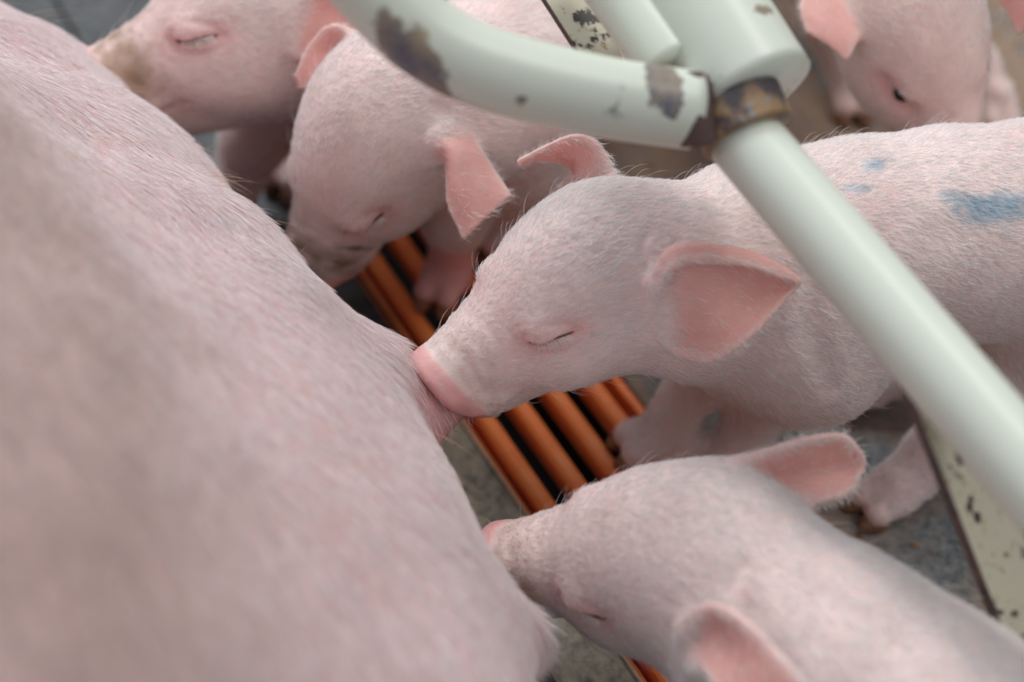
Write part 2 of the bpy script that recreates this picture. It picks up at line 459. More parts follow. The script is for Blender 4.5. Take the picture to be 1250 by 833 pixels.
def fit_head(lm, z0, guess, scale=1.0):
    """rigid pose of the head that puts its landmarks where they are seen, the head centre at height z0"""
    names = list(lm); L = np.array([LM[n] for n in names]) * 0.01 * scale; T = np.array([lm[n] for n in names], float)
    p = np.array([*guess[0], *at(*guess[1], z0)], float); g0 = np.array(guess[0])
    WT = np.array([2.0 if 'eye' in n else 1.5 if n == 'snout' else 0.7 for n in names])
    def res(p):
        X = L @ rotm(*p[:3]).T + p[3:]; uv, _ = proj(X)
        return np.concatenate([((uv - T) * WT[:, None] / 6).ravel(), [(p[5] - z0) / 0.008], (p[:3] - g0) / 0.22])
    for _ in range(60):
        r = res(p); J = np.zeros((len(r), 6))
        for i in range(6):
            q = p.copy(); q[i] += 1e-5; J[:, i] = (res(q) - r) / 1e-5
        p = p - np.linalg.solve(J.T @ J + np.eye(6) * 1e-3, J.T @ r)
    return rotm(*p[:3]), p[3:], p

def catmull(pts, n):
    pts = np.asarray(pts, float); P = np.vstack([2 * pts[0] - pts[1], pts, 2 * pts[-1] - pts[-2]])
    out = []
    for t in np.linspace(0, len(pts) - 1 - 1e-6, n):
        i = int(t); f = t - i; a, b, c, d = P[i:i + 4]
        out.append(0.5 * (2 * b + (c - a) * f + (2 * a - 5 * b + 4 * c - d) * f * f + (3 * b - a - 3 * c + d) * f ** 3))
    return np.array(out)
def trace(F, px, py, d0=0.38, d1=0.72):
    r = ray(px, py); d = d0
    for _ in range(80):
        v = float(F(np.array([CAM + r * d], f32))[0])
        if v < 0.0004: return d
        d += max(v * 0.8, 0.0004)
        if d > d1: return None
    return d
LIFT = {4: ((4, 10, 13, 14, 13), (3, 8, 11, 12, 12), (-2, 1, 3, 6, 11), (0, 4, 7, 9, 12)), 3: ((3, 8, 11, 12, 12), (-1, 1, 4, 7, 11), (0, 4, 7, 9, 12))}
def ear_sheet(rows, base_depth, nu=36, nv=20, F=None):
    """rows: curves root->tip of (px, py, mm behind the root); gives a grid of world points"""
    R = []
    for ri, r in enumerate(rows):
        c = []
        for i, p in enumerate(r):
            d = base_depth + p[2] * 0.001; own = p[3] if len(p) > 3 else None
            if F is not None:
                s = trace(F, p[0], p[1]); u = i / (len(r) - 1)
                if s is not None:
                    lift = LIFT[len(rows)][ri][round(u * 4)] * 0.001
                    if own is not None: lift = own * 0.001
                    d = min(d, s - lift)
            c.append(atd(p[0], p[1], d))
        R.append(catmull(c, nu))
    R = np.array(R)                        # rows x nu x 3
    G = np.array([catmull(R[:, i], nv) for i in range(nu)])
    return G                                # nu x nv x 3

# ------------------------------------------------------------------ feet
def leg_field(P, j, r, toe_dir):
    d = chain(P, j, r, 0.006); f = j[-1]; td = toe_dir / np.linalg.norm(toe_dir); side = np.array([-td[1], td[0], 0])
    for s in (-1, 1):
        a = f + side * 0.0035 * s; b = f + td * 0.014 + side * 0.0062 * s; b = V(b[0], b[1], 0.0085)
        d = smin(d, cone(P, a, b, 0.0085, 0.0062), 0.005)
        c = f - td * 0.010 + side * 0.008 * s; c = V(c[0], c[1], 0.014)
        d = smin(d, cone(P, f + V(0, 0, .006), c, 0.006, 0.0036), 0.004)   # dew claws
    return d
def hooves(foot, toe_dir, parent, mat, big=1.0):
    td = toe_dir / np.linalg.norm(toe_dir); side = np.array([-td[1], td[0], 0])
    for s in (-1, 1):
        c = foot + td * 0.0145 + side * 0.0064 * s
        vs, fs = [], []; prof = [(0.0002, 1.0, 0.0), (0.004, 1.02, 0.0), (0.0075, 0.9, -0.0015), (0.0105, 0.8, -0.0035), (0.0125, .5, -.005)]
        n = 14
        for z, sc, off in prof:
            for i in range(n):
                a = 2 * math.pi * i / n; x = math.cos(a); y = math.sin(a)
                ex = (0.0095 if x > 0 else 0.0065) * x * sc * big; ey = 0.0063 * y * sc * big * (1 - 0.35 * max(x, 0))
                p = V(c[0], c[1], 0) + td * (ex + off) + side * ey + V(0, 0, z * big); vs.append(p)
        for r in range(len(prof) - 1):
            for i in range(n):
                fs.append([r * n + i, r * n + (i + 1) % n, (r + 1) * n + (i + 1) % n, (r + 1) * n + i])
        fs.append(list(range(n))[::-1]); fs.append([(len(prof) - 1) * n + i for i in range(n)])
        mesh_obj('hoof', vs, fs, mat, parent)

SKIN = np.array(srgb(238, 216, 211)); PINKC = np.array(srgb(230, 176, 174)); EARC = np.array(srgb(232, 172, 164))
FURC = np.array([0.98, 0.96, 0.95]); DIRT = np.array(srgb(150, 132, 112)); DARK = np.array(srgb(70, 66, 64)); BLUE = np.array(srgb(120, 172, 196))
def lerp(a, b, t): t = np.clip(t, 0, 1)[:, None]; return a * (1 - t) + b * t

def piglet(name, label, pose, ears, spine, srad, legs, voxel=0.0011, furn=90000, head_scale=1.0, group='newborn piglets around the sow', opts=None,
           marks=(), creases=(), fur_len=0.0045, skin=SKIN, fur_tint=FURC, extra=()):
    opts = opts or {}
    Rm, T, prm = pose; hs = 0.01 * head_scale
    print(name, 'pose', np.round(np.degrees(prm[:3])), np.round(T, 3))
    def ear_d(P, sh):
        bvh, vs, nu, nv = sh
        out = np.full(len(P), 0.05, f32); m = ((P > vs.min(0) - 0.012) & (P < vs.max(0) + 0.012)).all(1)
        ii = np.nonzero(m)[0]
        lo = vs.min(0) - .012; far = np.linalg.norm(np.maximum(np.maximum(lo - P, P - vs.max(0) - .012), 0), axis=1) + 0.008
        out = far.astype(f32)
        for i in ii:
            loc, nrm, idx, dist = bvh.find_nearest(Vector(P[i].tolist()), 0.02)
            if idx is None: out[i] = 0.018; continue
            u = (idx // (nv - 1)) / (nu - 1)
            out[i] = dist - (0.0026 - 0.0014 * min(1, u * 1.8))
        return out
    hc = T
    spine = [np.asarray(p) for p in spine]
    def body(P):
        d = chain(P, spine, srad, 0.006)
        for e in extra: d = smin(d, cone(P, *e[:4]), e[4])
        for j, r, td, _ in legs: d = smin(d, leg_field(P, j, r, td), 0.016)
        return d
    sheets, cr = [], []
    def core(P):
        d = body(P)
        q = (P - hc.astype(f32)); m = (q * q).sum(1) < 0.115 ** 2
        hd = np.sqrt((q * q).sum(1)) - 0.085
        if m.any():
            ql = (q[m] @ Rm.astype(f32)) / hs; hd[m] = head_full(ql, opts) * hs
        d = smin(d, hd, 0.018)
        for pts, dp, wd_ in cr: d = d + dp * np.exp(-(polyd(P, pts) / wd_) ** 2)
        return d
    cr = [([atd(x, y, trace(core, x, y) or .6) for x, y in c], dp, wd_) for c, dp, wd_ in creases]
    for side, rows, dd in ears:
        root = Rm @ (np.array(LM['earL' if side > 0 else 'earR']) * hs) + T
        _, d0 = proj(root); G = ear_sheet(rows, float(d0[0]) + dd * 0.001, F=core if dd < 0 else None)
        nu, nv = G.shape[:2]; vs = G.reshape(-1, 3)
        fs = [(i * nv + j, (i + 1) * nv + j, (i + 1) * nv + j + 1, i * nv + j + 1) for i in range(nu - 1) for j in range(nv - 1)]
        sheets.append((BVHTree.FromPolygons([Vector(v) for v in vs], fs), vs, nu, nv))
    def F(P):
        d = core(P); q = P - hc.astype(f32)
        for sh in sheets:
            d = smin(d, ear_d(P, sh), 0.006)
        d = d + 0.0006 * wob(P, 22) * np.clip((np.abs(q).max(1) - 0.05) * 20, 0, 1)
        return np.maximum(d, 0.0005 - P[:, 2])
    pts = np.vstack([np.array(spine) - np.array(srad)[:, None], np.array(spine) + np.array(srad)[:, None], hc - 0.1, hc + 0.1]
                    + [s[1] for s in sheets] + [np.array(l[0]) - 0.02 for l in legs] + [np.array(l[0]) + 0.02 for l in legs])
    lo, hi = pts.min(0) - 0.006, pts.max(0) + 0.006; lo[2] = max(lo[2], -0.006)
    v, q = surface(F, lo, hi, voxel)
    n = normals_of(v, q)
    # ---- albedo
    L = ((v - T) @ Rm) / hs
    col = np.tile(skin, (len(v), 1)); col = lerp(col, PINKC, 0.10 + 0.14 * wob(v, 9, 1))
    l = (L - DISC) @ Rt; rr = np.sqrt(l[:, 1] ** 2 + l[:, 2] ** 2)
    snout = np.clip((l[:, 0] + 0.48) / 0.15, 0, 1) * (np.abs(L).max(1) < 10)
    dens = np.ones(len(v)); dens *= 1 - snout
    col = lerp(col, PINKC * 1.05, snout * 0.95)
    ft = np.tile(fur_tint, (len(v), 1))
    near = (np.abs(L) < 9).all(1); ln = L[near].astype(f32)
    for s in (-1, 1):
        sl, up, lo2 = EC[s]; g = np.full(len(v), 9.0); g[near] = polyd(ln, sl)
        col = lerp(col, PINKC, 0.75 * np.exp(-(g / 0.85) ** 2)); dens *= 1 - 0.85 * np.exp(-(g / 0.42) ** 2)
        col = lerp(col, np.array(srgb(150, 70, 62)), 0.9 * np.exp(-(g / 0.10) ** 2))
        mp = [(7.2, 0.55 * s, -2.3), (6.2, 1.4 * s, -2.2), (4.8, 1.9 * s, -2.0), (3.7, 2.3 * s, -1.6)]
        g2 = np.full(len(v), 9.0); g2[near] = polyd(ln, mp); col = lerp(col, PINKC * .8, 0.7 * np.exp(-(g2 / 0.2) ** 2))
    # soiling over the snout
    dz = np.clip((L[:, 0] - 4.6) / 1.5, 0, 1) * (1 - snout) * near * (0.5 + 0.6 * wob(L * 0.01, 60, 2)); ds = opts.get('dirt', 0.35)
    col = lerp(col, DIRT, dz * ds); ft = lerp(ft, DIRT * 1.25, dz * ds)
    for sh in sheets:
        vs = sh[1]; m = np.nonzero(((v > vs.min(0) - .004) & (v < vs.max(0) + .004)).all(1))[0]
        w = np.zeros(len(v))
        for i in m:
            _, _, idx, dist = sh[0].find_nearest(Vector(v[i]), 0.01)
            if idx is None: continue
            u = (idx // (sh[3] - 1)) / (sh[2] - 1); vv = abs((idx % (sh[3] - 1)) / (sh[3] - 2) - .5) * 2; rim = max(0, vv - .86) / .14 + (max(0, u - .95) / .05)
            w[i] = (1 - 0.55 * min(1, rim)) * np.clip((0.0042 - dist) / 0.0015, 0, 1) * min(1, u * 4)
        col = lerp(col, EARC, w * 0.85); dens *= 1 - 0.9 * w
    for px, py, rx, ry, ang, c, strength in marks:
        uv, dep = proj(v); du = uv - np.array([px, py]); ca, sa = math.cos(ang), math.sin(ang)
        a = (du[:, 0] * ca + du[:, 1] * sa) / rx; b = (-du[:, 0] * sa + du[:, 1] * ca) / ry
        w = np.clip(1.6 - 1.3 * np.sqrt(a * a + b * b) + 0.35 * wob(v, 90, 1), 0, 1) * ((n @ FWD) < 0.0)
        dmin = dep[w > 0.5].min() if (w > 0.5).any() else 0; w *= (dep < dmin + 0.05)
        col = lerp(col, c, w * strength); ft = lerp(ft, c * 1.1, w * strength)
    root = empty(name, (float(spine[0][0]), float(spine[0][1]), 0.0))
    tag(root, label, 'piglet', group)
    bo = mesh_obj('body', v, q, M['piglet'], root); color_attr(bo.data, 'skin', np.clip(col, 0, 1))
    # ---- flow of the coat
    sp = np.array(spine); seg = sp[1:] - sp[:-1]; best = np.full(len(v), 9.0); flow = np.zeros_like(v)
    for a, b in zip(sp[:-1], sp[1:]):
        ab = b - a; t = np.clip(((v - a) @ ab) / (ab @ ab), 0, 1); dd = np.linalg.norm(v - a - t[:, None] * ab, axis=1)
        m = dd < best; best[m] = dd[m]; flow[m] = ab / np.linalg.norm(ab)
    flow = flow + np.array([0, 0, -0.45])
    hw = np.clip(1.6 - np.linalg.norm((L - np.array([2.0, 0, 0])) / 5.5, axis=1), 0, 1)[:, None]
    hf = np.stack([-np.ones(len(v)), 0.22 * L[:, 1] / 3, np.full(len(v), 0.30)], 1) @ Rm.T
    flow = flow * (1 - hw) + hf * hw
    flow += 0.25 * np.stack([wob(v, 12, k) for k in (0, 1, 2)], 1)
    flen = np.where(hw[:, 0] > 0.5, fur_len * np.clip(1.15 - (L[:, 0] - 1) * 0.09, 0.45, 1.15), fur_len * 1.15)
    dens = np.maximum(dens, 0.02) * np.where(v[:, 2] < 0.012, 0.1, 1)
    grow('fur', v, q, flow, flen, 0.000105, furn, ft, dens, lift=0.30, parent=root)
    # longer loose hairs that break the outline
    grow('whiskers', v, q, flow, fur_len * 2.6, 0.00006, furn // 90, ft, dens, lift=0.75, parent=root, sag=0.35)
    for j, r, td, mat in legs: hooves(j[-1], td, root, mat)
    # ---- lids and lashes
    lids = {}
    for s in opts.get('lash', (-1, 1)):
        pts = catmull([(x, fsurf(x, z, s, opts) + 0.05 * s, z) for x, _, z in EC[s][0]], 21)
        W_ = [Rm @ (p * hs) + T for p in pts]; vs, fs = [], []; n_ = 8
        for i, p in enumerate(W_):
            t = W_[min(i + 1, 20)] - W_[max(i - 1, 0)]; t /= np.linalg.norm(t); a = np.cross(t, ZU); a /= np.linalg.norm(a); b = np.cross(a, t)
            r = 0.065 * hs * (0.25 + math.sin(math.pi * min(1, (i + 1) / 22)) * 0.75) * (1.5 if i < 3 else 1)
            for k in range(n_): vs.append(p + r * (a * math.cos(k * 2 * math.pi / n_) + b * math.sin(k * 2 * math.pi / n_)))
        for i in range(20):
            for k in range(n_): fs.append([i * n_ + k, i * n_ + (k + 1) % n_, (i + 1) * n_ + (k + 1) % n_, (i + 1) * n_ + k])
        lids[s] = mesh_obj('eyelid_rim', vs, fs, M['lid'], root)
    for s in opts.get('lash', (-1, 1)):
        sl = EC[s][0]; cs = []
        for k in range(34):
            t = 0.12 + 0.72 * (k / 33) + random.uniform(-.01, .01); i = t * 8; a = int(i); p = np.array(sl[a]) * (1 - i + a) + np.array(sl[a + 1]) * (i - a)
            o = np.array([0.30 * (0.5 - t) + random.uniform(-.08, .08), 0.30 * s, -0.30]) * random.uniform(.8, 1.3)
            p = p + np.array([0, 0.02 * s, 0.10])
            cs.append([(Rm @ ((p + o * u + np.array([0, 0.06 * s, 0.10]) * math.sin(u * 3.1)) * hs) + T) for u in (0, .33, .66, 1)])
        e = strands('eyelashes', cs, 0.00014, (0.95, 0.94, 0.9), lids[s])
    if opts.get('open'):
        for s in opts.get('eyeballs', (1,)):
            x = EYE[0]; y = abs(surf_y(x, EYE[1], s)) - 0.40; c = Rm @ (np.array([x, y * s, EYE[1] - 0.1]) * hs) + T
            vs, fs = [], []; n_ = 16
            for i in range(9):
                for k in range(n_):
                    th = math.pi * (i + .5) / 9; ph = 2 * math.pi * k / n_
                    vs.append(c + V(math.sin(th) * math.cos(ph), math.sin(th) * math.sin(ph), math.cos(th)) * 0.50 * hs)
            for i in range(8):
                for k in range(n_): fs.append([i * n_ + k, (i + 1) * n_ + k, (i + 1) * n_ + (k + 1) % n_, i * n_ + (k + 1) % n_])
            fs += [list(range(n_)), list(range(8 * n_, 9 * n_))[::-1]]
            mesh_obj('eyeball', vs, fs, M['eye'], root)
    return root

# ================================================================== FLOOR
A0 = at(600, 520, 0); A1 = at(670, 620, 0); SD = A1 - A0; SD /= np.linalg.norm(SD)        # along the slats
SN = np.array([-SD[1], SD[0], 0.0]); ZZ = V(0, 0, 1)
if SN[0] < 0: SN = -SN                                                               # across, to the right
B0 = at(694, 500, 0); PITCHM = float((B0 - A0) @ SN) / 2
print('slat pitch', PITCHM, 'dir', SD)
def fr(u, s, z=0): return A0 + SN * u + SD * s + ZZ * z
U0 = -PITCHM * 0.62; U1 = PITCHM * 3.62                                              # grate opening
def slab(name, u0, u1, s0, s1, z0, z1, mat, parent=None, bevel=0.0015, kind=None):
    c = fr((u0 + u1) / 2, (s0 + s1) / 2, (z0 + z1) / 2)
    vs, fs = box_mesh(c, ((u1 - u0) / 2, (s1 - s0) / 2, (z1 - z0) / 2), (SN, SD, ZZ), bevel)
    o = mesh_obj(name, vs, fs, mat, parent, smooth=False)
    if kind: o['kind'] = kind
    return o
slab('floor', U1 + 0.004, 1.3, -1.3, 1.0, -0.03, 0.0, M['floor'], kind='structure')
slab('floor', -1.3, U0 - 0.066, -1.3, 1.0, -0.03, -0.002, M['plate'], kind='structure')
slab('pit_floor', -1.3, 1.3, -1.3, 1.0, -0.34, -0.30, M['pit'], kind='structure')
bl = slab('floor_border', U0 - 0.030, U0 - 0.001, -0.02, 1.0, -0.03, 0.001, M['border'], bevel=0.002)
tag(bl, 'worn grey metal edge strip between the orange slats and the sow', 'floor strip')
bl = slab('floor_plate', U0 - 0.064, U0 - 0.032, -0.02, 1.0, -0.03, -0.004, M['plate'], bevel=0.002)
tag(bl, 'dark narrow floor strip beside the worn grey edge, under the sow', 'floor strip')
bl = slab('floor_plate', U0 - 0.064, U0 - 0.001, -1.3, -0.023, -0.03, -0.001, M['plate'], bevel=0.002)
tag(bl, 'wide dark floor plate beneath the head of the piglet with the dirty snout', 'floor plate')
g = empty('floor_grate', tuple(fr((U0 + U1) / 2, 0, -0.01)))
tag(g, 'orange plastic slatted floor panel between grey floor strips', 'floor grate')
hw = PITCHM * 0.25
def slat_mesh(s0, s1):
    prof = [(-hw * .7, -0.016), (-hw, -0.003), (-hw * .82, -0.0008), (-hw * .4, 0.0006), (hw * .4, 0.0006), (hw * .82, -0.0008), (hw, -0.003), (hw * .7, -0.016)]
    vs, fs = [], []; k = len(prof)
    for s in (s0, s1):
        for u, z in prof: vs.append(SN * u + SD * s + ZZ * z)
    for i in range(k): fs.append([i, (i + 1) % k, k + (i + 1) % k, k + i])
    fs += [list(range(k))[::-1], list(range(k, 2 * k))]
    return vs, fs
vs, fs = slat_mesh(-0.075, 0.075)
first = None
for i in range(4):
    for j in range(-5, 6):
        if first is None:
            first = mesh_obj('slat', vs, fs, M['orange'], g, smooth=False); o = first
        else:
            o = first.copy(); COL.objects.link(o)
        o.location = Vector(fr(i * PITCHM, j * 0.156 + 0.03, 0.0005))
for j in range(-5, 7):
    s = j * 0.156 - 0.048
    slab('crossbar', U0, U1, s - 0.0045, s + 0.0045, -0.018, -0.0035, M['orange'], g, 0.0006)
for u in (U0, U1): slab('side_rail', u - 0.0015, u + 0.0025, -0.85, 0.95, -0.02, -0.001, M['orange'], g, 0.0006)

def crumbs():
    vs, fs = [], []; r_ = np.random.default_rng(3)
    for i in range(2600):
        u = r_.uniform(U1 + .01, .45); s_ = r_.uniform(-.75, .45); p = fr(u, s_, 0)
        if r_.uniform() > 0.25 + 3.5 * max(0, p[1] - .02): continue
        k = len(vs); z = r_.uniform(.0008, .0028)
        for a in range(5): w = a * 1.2566 + r_.uniform(-.4, .4); vs.append(p + V(math.cos(w), math.sin(w), 0) * z * r_.uniform(.6, 1.3) + V(0, 0, -.0002))
        vs.append(p + V(0, 0, z * .9)); fs += [[k + a, k + (a + 1) % 5, k + 5] for a in range(5)]
    m = NT('feed'); n = m.noise(90, 2)
    m.l(m.ramp(n.outputs[0], [(.35, srgb(96, 74, 56)), (.5, srgb(160, 116, 76)), (.65, srgb(196, 160, 118))]).outputs[0], m.b.inputs['Base Color']); m.b.inputs['Roughness'].default_value = .9
    tag(mesh_obj('feed_crumbs', vs, fs, m.m, smooth=False), 'brown feed crumbs strewn over the gritty floor behind the piglets', 'feed', kind='stuff')
crumbs()
D2R = math.pi / 180
pc = fit_head({'snout': (527, 470), 'eyeL': (678, 413), 'earL': (803, 362), 'earR': (712, 232)}, 0.145, ((200 * D2R, -12 * D2R, 0), (720, 370)))
# ================================================================== SOW
sil = [(-330, -300), (-150, -115), (0, 12), (105, 72), (220, 172), (330, 285), (430, 398), (495, 500), (546, 590), (588, 690), (616, 775), (648, 880), (672, 1000), (680, 1200)]
ud_R = [0.07] + [0.088] * 12 + [0.07]
def tangent_axis(sil, R, z):
    pts = [at(px, py, z) for px, py in sil]; out = []
    for i, p in enumerate(pts):
        t = pts[min(i + 1, len(pts) - 1)] - pts[max(i - 1, 0)]; t /= np.linalg.norm(t); v = p - CAM; v /= np.linalg.norm(v)
        n = np.cross(t, v); n /= np.linalg.norm(n)
        if n @ RIGHT > 0: n = -n
        out.append(p + n * R[i])
    return out
ud = tangent_axis(sil, ud_R, 0.14)
sil2 = [(x - 95, y + 42) for x, y in sil]; bd_R = [0.15, 0.18, 0.195, 0.20, 0.205, 0.205, 0.205, 0.205, 0.205, 0.205, 0.20, 0.195, 0.18, 0.15]
mid = ud[8] - ud[2]; mid /= np.linalg.norm(mid); LEFT = np.array([-abs(mid[1]), -abs(mid[0]), 0.0]); LEFT /= np.linalg.norm(LEFT)
bd = [p + LEFT * 0.142 + V(0, 0, 0.168 - p[2]) for p in ud]; bd_R = [0.12] + [0.160] * 12 + [0.12]
bk = [p + LEFT * 0.27 + V(0, 0, 0.158 - p[2]) for p in ud]; bk_R = [0.11] + [0.155] * 12 + [0.11]
MOUTH = pc[1] + pc[0] @ (V(6.75, 0, -2.95) * 0.01)
print('mouth', MOUTH, proj(MOUTH), 'snout', pc[1] + pc[0] @ (V(8.2, 0, -1) * .01))
T2 = MOUTH; T1 = at(506, 500, MOUTH[2] + 0.006); T0 = at(455, 482, 0.118)
Lb0 = at(560, 790, 0.12); Lb1 = at(622, 782, 0.11)
def sowF(P):
    d = chain(P, ud, ud_R, 0.01); d = smin(d, chain(P, bd, bd_R, 0.01), 0.035); d = smin(d, chain(P, bk, bk_R, 0.01), 0.05)
    d = smin(d, cone(P, T0, T1, 0.024, 0.0150), 0.022)
    d = smin(d, cone(P, T1, T2, 0.0145, 0.009), 0.01)
    d = smin(d, cone(P, Lb0, Lb1, 0.028, 0.013), 0.02)
    d = d + 0.0022 * wob(P, 3.0) + 0.0009 * wob(P, 11, 1)
    return np.maximum(d, 0.0 - P[:, 2])
allp = np.vstack([np.array(ud) + .12, np.array(ud) - .12, np.array(bd) + .22, np.array(bd) - .22, np.array(bk) - .2])
lo = allp.min(0) - .01; hi = allp.max(0) + .01; lo[2] = -0.012
v, q = surface(sowF, lo, hi, 0.0032)
sow = empty('sow', tuple(V(*bd[6][:2], 0)))
tag(sow, 'huge pink sow lying on her side, udder along the left of the frame', 'sow')
n = normals_of(v, q)
sk = np.array(srgb(208, 164, 168)); col = np.tile(sk, (len(v), 1)); col = lerp(col, np.array(srgb(210, 176, 166)), 0.3 + 0.3 * wob(v, 2.2, 1))
du = np.min([np.linalg.norm(v - T2, axis=1), np.linalg.norm(v - T1, axis=1) + .004], 0)
col = lerp(col, np.array(srgb(206, 150, 152)), np.exp(-(du / 0.03) ** 2))
# pinker udder side, tan flank
ax = np.array(ud); dist = np.full(len(v), 9.0)
for a, b in zip(ax[:-1], ax[1:]):
    ab = b - a; t = np.clip(((v - a) @ ab) / (ab @ ab), 0, 1); dist = np.minimum(dist, np.linalg.norm(v - a - t[:, None] * ab, axis=1))
col = lerp(col, np.array(srgb(206, 180, 176)), np.clip((dist - 0.088) / 0.07, 0, 1) * 0.75)
for px, py, rx, ry, ang in ((483, 480, 4, 13, -0.5), (378, 378, 4, 3, 0), (362, 400, 5, 2, .3), (366, 372, 3, 2, 0)):
    uv, dep = proj(v); dv = uv - np.array([px, py]); ca, sa = math.cos(ang), math.sin(ang)
    w = np.clip(1.5 - np.hypot((dv[:, 0] * ca + dv[:, 1] * sa) / rx, (-dv[:, 0] * sa + dv[:, 1] * ca) / ry), 0, 1) * ((n @ FWD) < 0)
    col = lerp(col, np.array(srgb(120, 112, 88)), w)
so = mesh_obj('body', v, q, M['sow'], sow); color_attr(so.data, 'skin', np.clip(col, 0, 1))
flow = np.zeros_like(v); best = np.full(len(v), 9.0)
for a, b in zip(bd[:-1], bd[1:]):
    ab = b - a; dd = np.linalg.norm(v - (a + b) / 2, axis=1); m = dd < best; best[m] = dd[m]; flow[m] = ab / np.linalg.norm(ab)
flow = flow + np.array([0.25, 0.1, -0.1]) + 0.25 * np.stack([wob(v, 5, k) for k in (0, 1, 2)], 1)
sd = np.clip(1.15 - du * 0, 0, 1) * np.clip((np.linalg.norm(v - T2, axis=1) - 0.03) / 0.02, 0.05, 1)
grow('coat', v, q, flow, 0.015, 0.00013, 170000, lerp(np.tile(np.array(srgb(250, 240, 240)), (len(v), 1)), np.array(srgb(222, 204, 198)), np.clip((dist - 0.088) / 0.07, 0, 1)), sd, lift=0.13, jitter=0.10, parent=sow, k=4)
grow('bristles', v, q, flow, 0.022, 0.00009, 900, np.array(srgb(226, 190, 150)), sd, lift=0.55, jitter=0.5, parent=sow, k=5)

# ================================================================== PIGLETS
def J(*p): return [at(*x) for x in p]
D2R = math.pi / 180
HO, HG = M['hoof'], M['hoof_orange']
# --- the suckling piglet in the middle
nk = pc[1]
piglet('piglet', 'piglet suckling at the teat, blue marks on its back, half under the pipe', pc,
    [(1, [[(800, 353, 2), (830, 319, -6), (900, 320, -14), (950, 336, -20), (976, 345, -18)], [(797, 345, 2), (826, 307, -6), (900, 309, -14), (950, 327, -20), (976, 344, -18)],
          [(806, 380, 5, -5), (840, 372, 3), (880, 372, -2), (925, 365, -10), (974, 347, -16)],
          [(814, 412, 2), (838, 434, -2), (874, 437, -8), (918, 408, -14), (972, 350, -17)]], -4),
     (-1, [[(748, 222, 0), (728, 180, -4), (702, 167, -6), (665, 181, 2), (634, 197, 8)],
           [(722, 228, 6), (712, 205, 6), (698, 186, 6), (665, 187, 8), (634, 198, 9)],
           [(690, 232, 12), (702, 215, 14), (697, 203, 16), (668, 194, 14), (635, 199, 10)]], 0)],
    [pc[1] + pc[0] @ V(-.015, 0, -.005), at(845, 345, .135), at(925, 330, .13), at(1035, 302, .13), at(1160, 287, .13), at(1280, 280, .128), at(1360, 300, .12)],
    [0.028, 0.040, 0.047, 0.0455, 0.046, 0.048, 0.036],
    [(J((905, 400, .09), (868, 440, .055), (822, 505, .022), (803, 533, .010)), [.024, .0165, .0105, .0105], V(-1, -.25, 0), HO),
     (J((985, 400, .085), (955, 455, .055), (915, 520, .022), (893, 552, .010)), [.030, .020, .012, .011], V(-1, -.35, 0), HO),
     (J((1290, 380, .09), (1235, 450, .06), (1140, 555, .022), (1092, 598, .010)), [.036, .022, .013, .012], V(-1, -.55, 0), HO),
     (J((1290, 250, .10), (1180, 330, .06), (1095, 440, .02), (1065, 470, .010)), [.032, .018, .011, .010], V(-1, -.1, 0), HG)],
    voxel=0.00085, furn=170000, opts={'dirt': 0.16, 'lash': (1,)},
    marks=[(1066, 203, 15, 10, -0.2, BLUE, 0.5), (1046, 231, 20, 7, 0.1, BLUE, 0.4), (1215, 256, 52, 20, -0.15, BLUE, 0.6), (1170, 245, 26, 10, 0.3, BLUE, 0.4)],
    creases=[([(572, 476), (560, 452), (550, 428)], .0012, .0016), ([(590, 480), (578, 455), (566, 432)], .0008, .0016), ([(598, 498), (640, 490), (680, 482)], .0012, .002), ([(788, 318), (780, 300), (786, 288)], .0014, .002), ([(1015, 470), (990, 400), (985, 340)], .002, .006)],
    extra=[(at(940, 380, .10), at(985, 430, .095), .04, .034, .03)])

